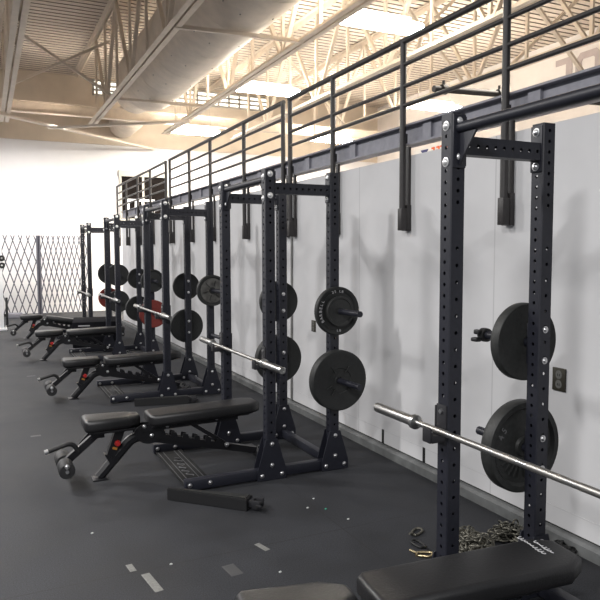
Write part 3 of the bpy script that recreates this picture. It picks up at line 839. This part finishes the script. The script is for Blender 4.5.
# the farthest bench's back pad is set to decline
dp = [c for c in kids(B[4]) if c.name.startswith('back_pad')][0]; h = Vector((-.205, 0, .37)); q = math.radians(12)
dp.location = h - Matrix.Rotation(q, 3, 'Y') @ h; dp.rotation_euler.y = q
# pale script on the foreground bench's back pad (two lines of illegible handwriting)
bp = [c for c in kids(B[0]) if c.name.startswith('back_pad')][0]
bm = bmesh.new()
def scrawl(x0, y0, x1, y1, amp, f, seed):
    rn = random.Random(seed); pts = []; n = 46
    dx, dy = x1 - x0, y1 - y0; L = math.hypot(dx, dy); nx, ny = -dy / L, dx / L
    for k in range(n):
        t = k / (n - 1); w = amp * math.sin(t * f) * (.6 + .4 * math.sin(t * 9 + seed)); b = .004 * math.cos(t * f)
        pts.append((x0 + dx * t + nx * w + dx / L * b, y0 + dy * t + ny * w + dy / L * b, .5172))
    tube(bm, pts, .0022, 5)
scrawl(.545, .085, .545, -.085, .012, 60, 1); scrawl(.580, .03, .580, -.085, .010, 46, 2)
finish('script_print', bm, INK, bp, smooth=0)

# ------------------------------------------------------------------ things on the floor
def spotter(loc, rz, label):
    r = empty('spotter_arm', loc, rz)
    bm = bmesh.new(); L = .60
    A = [(0, -.018, 0), (0, .018, 0), (0, .018, .082), (0, -.018, .082)]; Bq = [(L, -.045, 0), (L, .062, 0), (L, .062, .078), (L, -.045, .078)]
    va = [bm.verts.new(p) for p in A]; vb = [bm.verts.new(p) for p in Bq]
    bm.faces.new(va[::-1]); bm.faces.new(vb)
    for k in range(4): bm.faces.new((va[k], va[(k + 1) % 4], vb[(k + 1) % 4], vb[k]))
    bmesh.ops.bevel(bm, geom=bm.edges[:], offset=.004, segments=2, affect='EDGES')
    finish('arm', bm, BLACKP, r)
    bm = bmesh.new(); prism(bm, [(.10, -.012), (.585, -.028), (.585, .045), (.10, .004)], .079, .084, 'Z'); finish('liner', bm, RUBBER, r, smooth=0)
    bm = bmesh.new(); box(bm, L + .001, L + .03, -.02, .045, .02, .066, .004); box(bm, L + .028, L + .085, -.03, -.012, .012, .070, .004); box(bm, L + .028, L + .085, .036, .054, .012, .070, .004); box(bm, L + .06, L + .10, -.045, -.03, .03, .05, .004); finish('hook', bm, RACK_IN, r)
    bm = bmesh.new(); tube(bm, [(L + .07, -.05, .04), (L + .07, .075, .04)], .009, 10); finish('pin', bm, DARKCH, r)
    tag(r, label, 'spotter arm', 'spotter arms on the floor'); return r
spotter((1.085, 4.40, 0), math.radians(-43), 'black steel spotter arm lying on the rubber floor in front of the second rack')
spotter((1.44, 7.30, 0), math.radians(-10), 'black steel spotter arm lying in front of the third rack')

def link_ring(bm, c, d, up, a, b, r, n=12):
    d = d.normalized(); s = d.cross(up).normalized()
    pts = [c + d * (a * math.cos(t)) + s * (b * math.sin(t)) for t in [2 * PI * k / n for k in range(n)]]
    fr = pts; rings = []
    for k in range(n):
        t = (pts[(k + 1) % n] - pts[k - 1]).normalized(); nrm = d.cross(s).normalized(); bb = t.cross(nrm)
        rings.append([bm.verts.new(pts[k] + nrm * r * math.cos(q) + bb * r * math.sin(q)) for q in [2 * PI * j / 6 for j in range(6)]])
    for k in range(n):
        A, Bv = rings[k], rings[(k + 1) % n]
        for j in range(6): bm.faces.new((A[j], A[(j + 1) % 6], Bv[(j + 1) % 6], Bv[j]))
def chain(seed, cx, cy, rx, ry, nl, m, label, h=.05):
    rn = random.Random(seed); bm = bmesh.new(); x, y = cx, cy; ang = rn.random() * 6
    for k in range(nl):
        ang += rn.uniform(-.9, .9); dx = x - cx; dy = y - cy
        if (dx / rx) ** 2 + (dy / ry) ** 2 > .8: ang = math.atan2(-dy, -dx) + rn.uniform(-.7, .7)
        nx, ny = x + .040 * math.cos(ang), y + .040 * math.sin(ang)
        q = max(0, 1 - (dx / rx) ** 2 - (dy / ry) ** 2)
        z = .0175 + rn.random() * h * q
        d = Vector((nx - x, ny - y, rn.uniform(-.012, .012) * (1 if z > .03 else 0))); up = Vector((rn.uniform(-.4, .4), rn.uniform(-.4, .4), 1)) if k % 2 else Vector((math.sin(ang), -math.cos(ang), rn.uniform(.3, .9)))
        link_ring(bm, Vector(((x + nx) / 2, (y + ny) / 2, z + .004)), d, up, .029, .018, .0058); x, y = nx, ny
    lo = min(v.co.z for v in bm.verts)
    for v in bm.verts: v.co.z -= lo
    return tag(finish('steel_chain', bm, m, smooth=60), label, 'chain', 'chains at the nearest rack')
chain(3, 2.44, 2.93, .17, .14, 190, CHAINM, 'grey steel chain heaped on the floor just right of the nearest front post', .06)
chain(5, 2.76, 2.89, .11, .12, 100, CHAINM, 'grey steel chain heap spreading toward the wall behind the nearest rack', .06)
chain(9, 2.84, 2.64, .10, .09, 46, DARKCH, 'dark chain lying at the wall side of the nearest rear post', .02)

def clip(loc, rz, label, m):
    r = bmesh.new(); pts = bend([(-.045, -.02, .012), (-.045, .02, .012), (.03, .028, .014), (.05, 0, .02), (.03, -.028, .014), (-.035, -.02, .012)], .02, 5)
    tube(r, pts, .0075, 8); tube(r, [(-.05, 0, .02), (-.085, .006, .03)], .0065, 8)
    o = finish('snap_clip', r, m, smooth=60, loc=loc); o.rotation_euler.z = rz
    lo = min(v.co.z for v in o.data.vertices); o.location.z = -lo
    tag(o, label, 'clip', 'clips beside the chain')
clip((2.30, 3.20, 0), .5, 'small steel snap clip left of the nearest post, farther one', CHAINM)
clip((2.165, 2.935, 0), -.6, 'brass-coloured snap clip left of the nearest post foot', BRASS)
clip((2.21, 3.06, 0), 1.6, 'dark snap clip between two other clips beside the nearest post', DARKCH)

def scrap(x, y, sx, sy, rz, m, label, name='paper_scrap', cat='scrap', group='scraps on the floor', h=.004):
    bm = bmesh.new(); box(bm, -sx / 2, sx / 2, -sy / 2, sy / 2, 0, h)
    for v in bm.verts:
        if v.co.z > h * .5: v.co.x *= .8; v.co.y *= .8
    o = finish(name, bm, m, smooth=0, loc=(x, y, .0005)); o.rotation_euler.z = rz; tag(o, label, cat, group)
DTAPE = mat('dull_tape', (.06, .06, .062), .6)
scrap(.722, 3.30, .045, .215, .12, TAPE, 'brightest grey tape strip on the bare floor, lower left of the spotter arm', 'tape_strip', 'tape', 'tape strips on the floor', .0012)
scrap(.655, 3.505, .035, .09, .1, TAPE, 'short grey tape strip left of the brightest strip', 'tape_strip', 'tape', 'tape strips on the floor', .0012)
scrap(1.14, 3.245, .07, .13, .1, DTAPE, 'dull wide tape strip between two brighter ones', 'tape_strip', 'tape', 'tape strips on the floor', .0012)
scrap(1.388, 3.433, .035, .11, .25, TAPE, 'small tape strip farthest right on the bare floor', 'tape_strip', 'tape', 'tape strips on the floor', .0012)
scrap(.37, 6.50, .09, .05, 0, DTAPE, 'tape strip on the floor just beyond the roller of the second bench', 'tape_strip', 'tape', 'tape strips on the floor', .0012)
scrap(.52, 9.75, .11, .05, 0, DTAPE, 'pair end of tape on the floor in front of the fourth bench, left one', 'tape_strip', 'tape', 'tape strips on the floor', .0012)
for (x, y, m, l) in ((1.99, 3.97, PAPER, 'white paper scrap on the floor nearest the second rack'), (1.88, 3.84, PAPER, 'tiny white scrap lower left of the larger scrap'),
                     (1.98, 3.77, GREEN, 'tiny green scrap on the dark floor'), (2.03, 3.56, PAPER, 'white scrap on the floor nearest the front post of the nearest rack'), (1.36, 3.11, PAPER, 'white scrap nearest the foreground seat pad'),
                     (.86, 3.45, PAPER, 'pale crumb between the bright tape strip and the spotter arm'), (.53, 4.05, PAPER, 'pale curled crumb under the front of the second bench, toward the camera')):
    scrap(x, y, .014, .012, .4, m, l, h=.005)

# black box at the far side of the fourth rack
r = empty('jump_box', (1.36, 12.30, 0), math.radians(-8))
bm = bmesh.new(); box(bm, 0, .78, 0, 1.0, 0, .46, .012); finish('box_body', bm, PLYO, r)
bm = bmesh.new(); box(bm, .10, .30, -.004, .002, .385, .405); finish('pale_label', bm, INK, r, smooth=0)
bm = bmesh.new(); box(bm, -.01, .79, -.008, 0, .30, .315); finish('seam_strip', bm, RUBBER, r, smooth=0)
tag(r, 'low black jump box standing between the two farthest racks', 'box')

# folding lattice gate in front of the far wall
def lattice(bm, x0, x1, z0, z1, pitch, slope, y, w=.028):
    H = z1 - z0; run = H * slope
    for s in (-1, 1):
        k = -int(run / pitch) - 2
        while True:
            xs = x0 + k * pitch
            if xs > x1 + run + pitch: break
            # line x = xs + s*slope*(z-z0) (s=1) or xs - slope*(z-z0)
            pts = []
            za, zb_ = z0, z1
            fx = lambda z: xs + s * slope * (z - z0)
            if s > 0: za = max(z0, z0 + (x0 - xs) / slope); zb_ = min(z1, z0 + (x1 - xs) / slope)
            else: za = max(z0, z0 + (xs - x1) / slope); zb_ = min(z1, z0 + (xs - x0) / slope)
            if zb_ - za > .05: bar(bm, (fx(za), y + s * .008, za), (fx(zb_), y + s * .008, zb_), .010, w)
            k += 1
for (x0, x1, pitch, slope, label) in ((-.55, 1.26, .188, .33, 'grey folding lattice gate, left half with wide diamonds, beside the white machine'),
                                      (1.345, 2.62, .134, .235, 'grey folding lattice gate, right half with narrow diamonds, behind the farthest rack')):
    g = empty('folding_gate', (x0, 19.1, 0)); bm = bmesh.new(); lattice(bm, 0, x1 - x0, .04, 2.17, pitch, slope, 0); finish('lattice', bm, GATE, g, smooth=0)
    side = (x1 - x0 + .02,) if x0 < 0 else (-.02,)
    for xx in side:
        bm = bmesh.new(); box(bm, xx - .035, xx + .035, -.03, .03, 0, 2.17); finish('gate_post', bm, GATE, g, smooth=0)
    bm = bmesh.new(); q = 0 if x0 < 0 else x1 - x0; box(bm, q - .02, q + .02, -.02, .02, 0, 2.17); finish('gate_post', bm, GATE, g, smooth=0)
    tag(g, label, 'gate', 'folding lattice gates')
bm = bmesh.new(); box(bm, .46, .84, 18.62, 18.95, 0, .13, .01); tag(finish('storage_box', bm, GREYBOX), 'low grey box on the floor at the foot of the lattice gate', 'box')

# white cable machine at the left edge
r = empty('cable_machine', (.24, 15.9, 0))
bm = bmesh.new(); box(bm, -.08, .09, -.06, .06, .04, 2.30, .006); finish('front_column', bm, WHITEP, r)
bm = bmesh.new(); box(bm, -1.0, .15, -.10, .10, 0, .05, .01); finish('base', bm, WHITEP, r)
bm = bmesh.new(); box(bm, -.95, .09, -.05, .05, 2.30, 2.36, .006); finish('top_beam', bm, WHITEP, r)
bm = bmesh.new(); box(bm, -.95, -.80, -.06, .06, .05, 2.30, .006); finish('rear_column', bm, WHITEP, r)
bm = bmesh.new(); box(bm, .13, .18, -.05, .05, .10, .72, .008); box(bm, .08, .14, -.02, .02, .3, .36); finish('black_guard', bm, BLACKP, r)
for x in (-.55, -.35):
    bm = bmesh.new(); tube(bm, [(x, 0, .05), (x, 0, 2.30)], .014, 10); finish('guide_rod', bm, CHROME, r)
bm = bmesh.new(); box(bm, -.64, -.26, -.07, .07, .06, .75, .006); finish('weight_stack', bm, BLACKP, r)
for z in (1.43, 1.585):
    bm = bmesh.new(); lathe(bm, [(0, -.085), (.03, -.085), (.032, -.078), (.062, -.078), (.066, -.084), (.066, -.064), (.062, -.07), (0, -.07)], 24, 'Y', (.085, 0, z)); box(bm, .07, .10, -.07, .0, z - .012, z + .012); pu = finish('pulley', bm, BLACKP, r, smooth=40)
    bm = bmesh.new(); dome(bm, (.085, -.085, z), (0, -1, 0), .016, .012, .02); finish('pulley_bolt', bm, ZINC, pu, smooth=50)
for k in range(14):
    bm = bmesh.new(); lathe(bm, [(0, 0), (.012, 0), (.012, .003), (0, .003)], 10, 'Y', (-.03, -.0625, 1.05 + .08 * k)); finish('hole', bm, BLACKP, r)
tag(r, 'white cable machine column with two black pulleys at the left edge', 'machine')

# ------------------------------------------------------------------ world and camera
w = bpy.data.worlds.new('hall_air'); SC.world = w; w.use_nodes = True
bg = w.node_tree.nodes['Background']; bg.inputs['Color'].default_value = (.90, .94, 1, 1); bg.inputs['Strength'].default_value = .20

cd = bpy.data.cameras.new('camera'); cam = bpy.data.objects.new('camera', cd); COL.objects.link(cam)
cd.sensor_width = 36; cd.lens = 36 * 660 / 600; cd.clip_start = .05; cd.clip_end = 100
yaw, pit, rol = math.radians(25.45284), math.radians(4.11474), math.radians(-.15525)
fw = Vector((math.sin(yaw) * math.cos(pit), math.cos(yaw) * math.cos(pit), -math.sin(pit)))
rt = Vector((math.cos(yaw), -math.sin(yaw), 0)); upv = rt.cross(fw)
r2 = rt * math.cos(rol) + upv * math.sin(rol); u2 = -rt * math.sin(rol) + upv * math.cos(rol)
M = Matrix((r2, u2, -fw)).transposed().to_4x4(); M.translation = (0, 0, 1.69391)
cam.matrix_world = M; SC.camera = cam
vs = SC.view_settings; vs.view_transform = 'Standard'; vs.look = 'None'; vs.gamma = 1; vs.use_curve_mapping = False; vs.exposure = 0.14
SC.cycles.max_bounces = 6; SC.cycles.diffuse_bounces = 4; SC.cycles.glossy_bounces = 3; SC.cycles.use_denoising = True
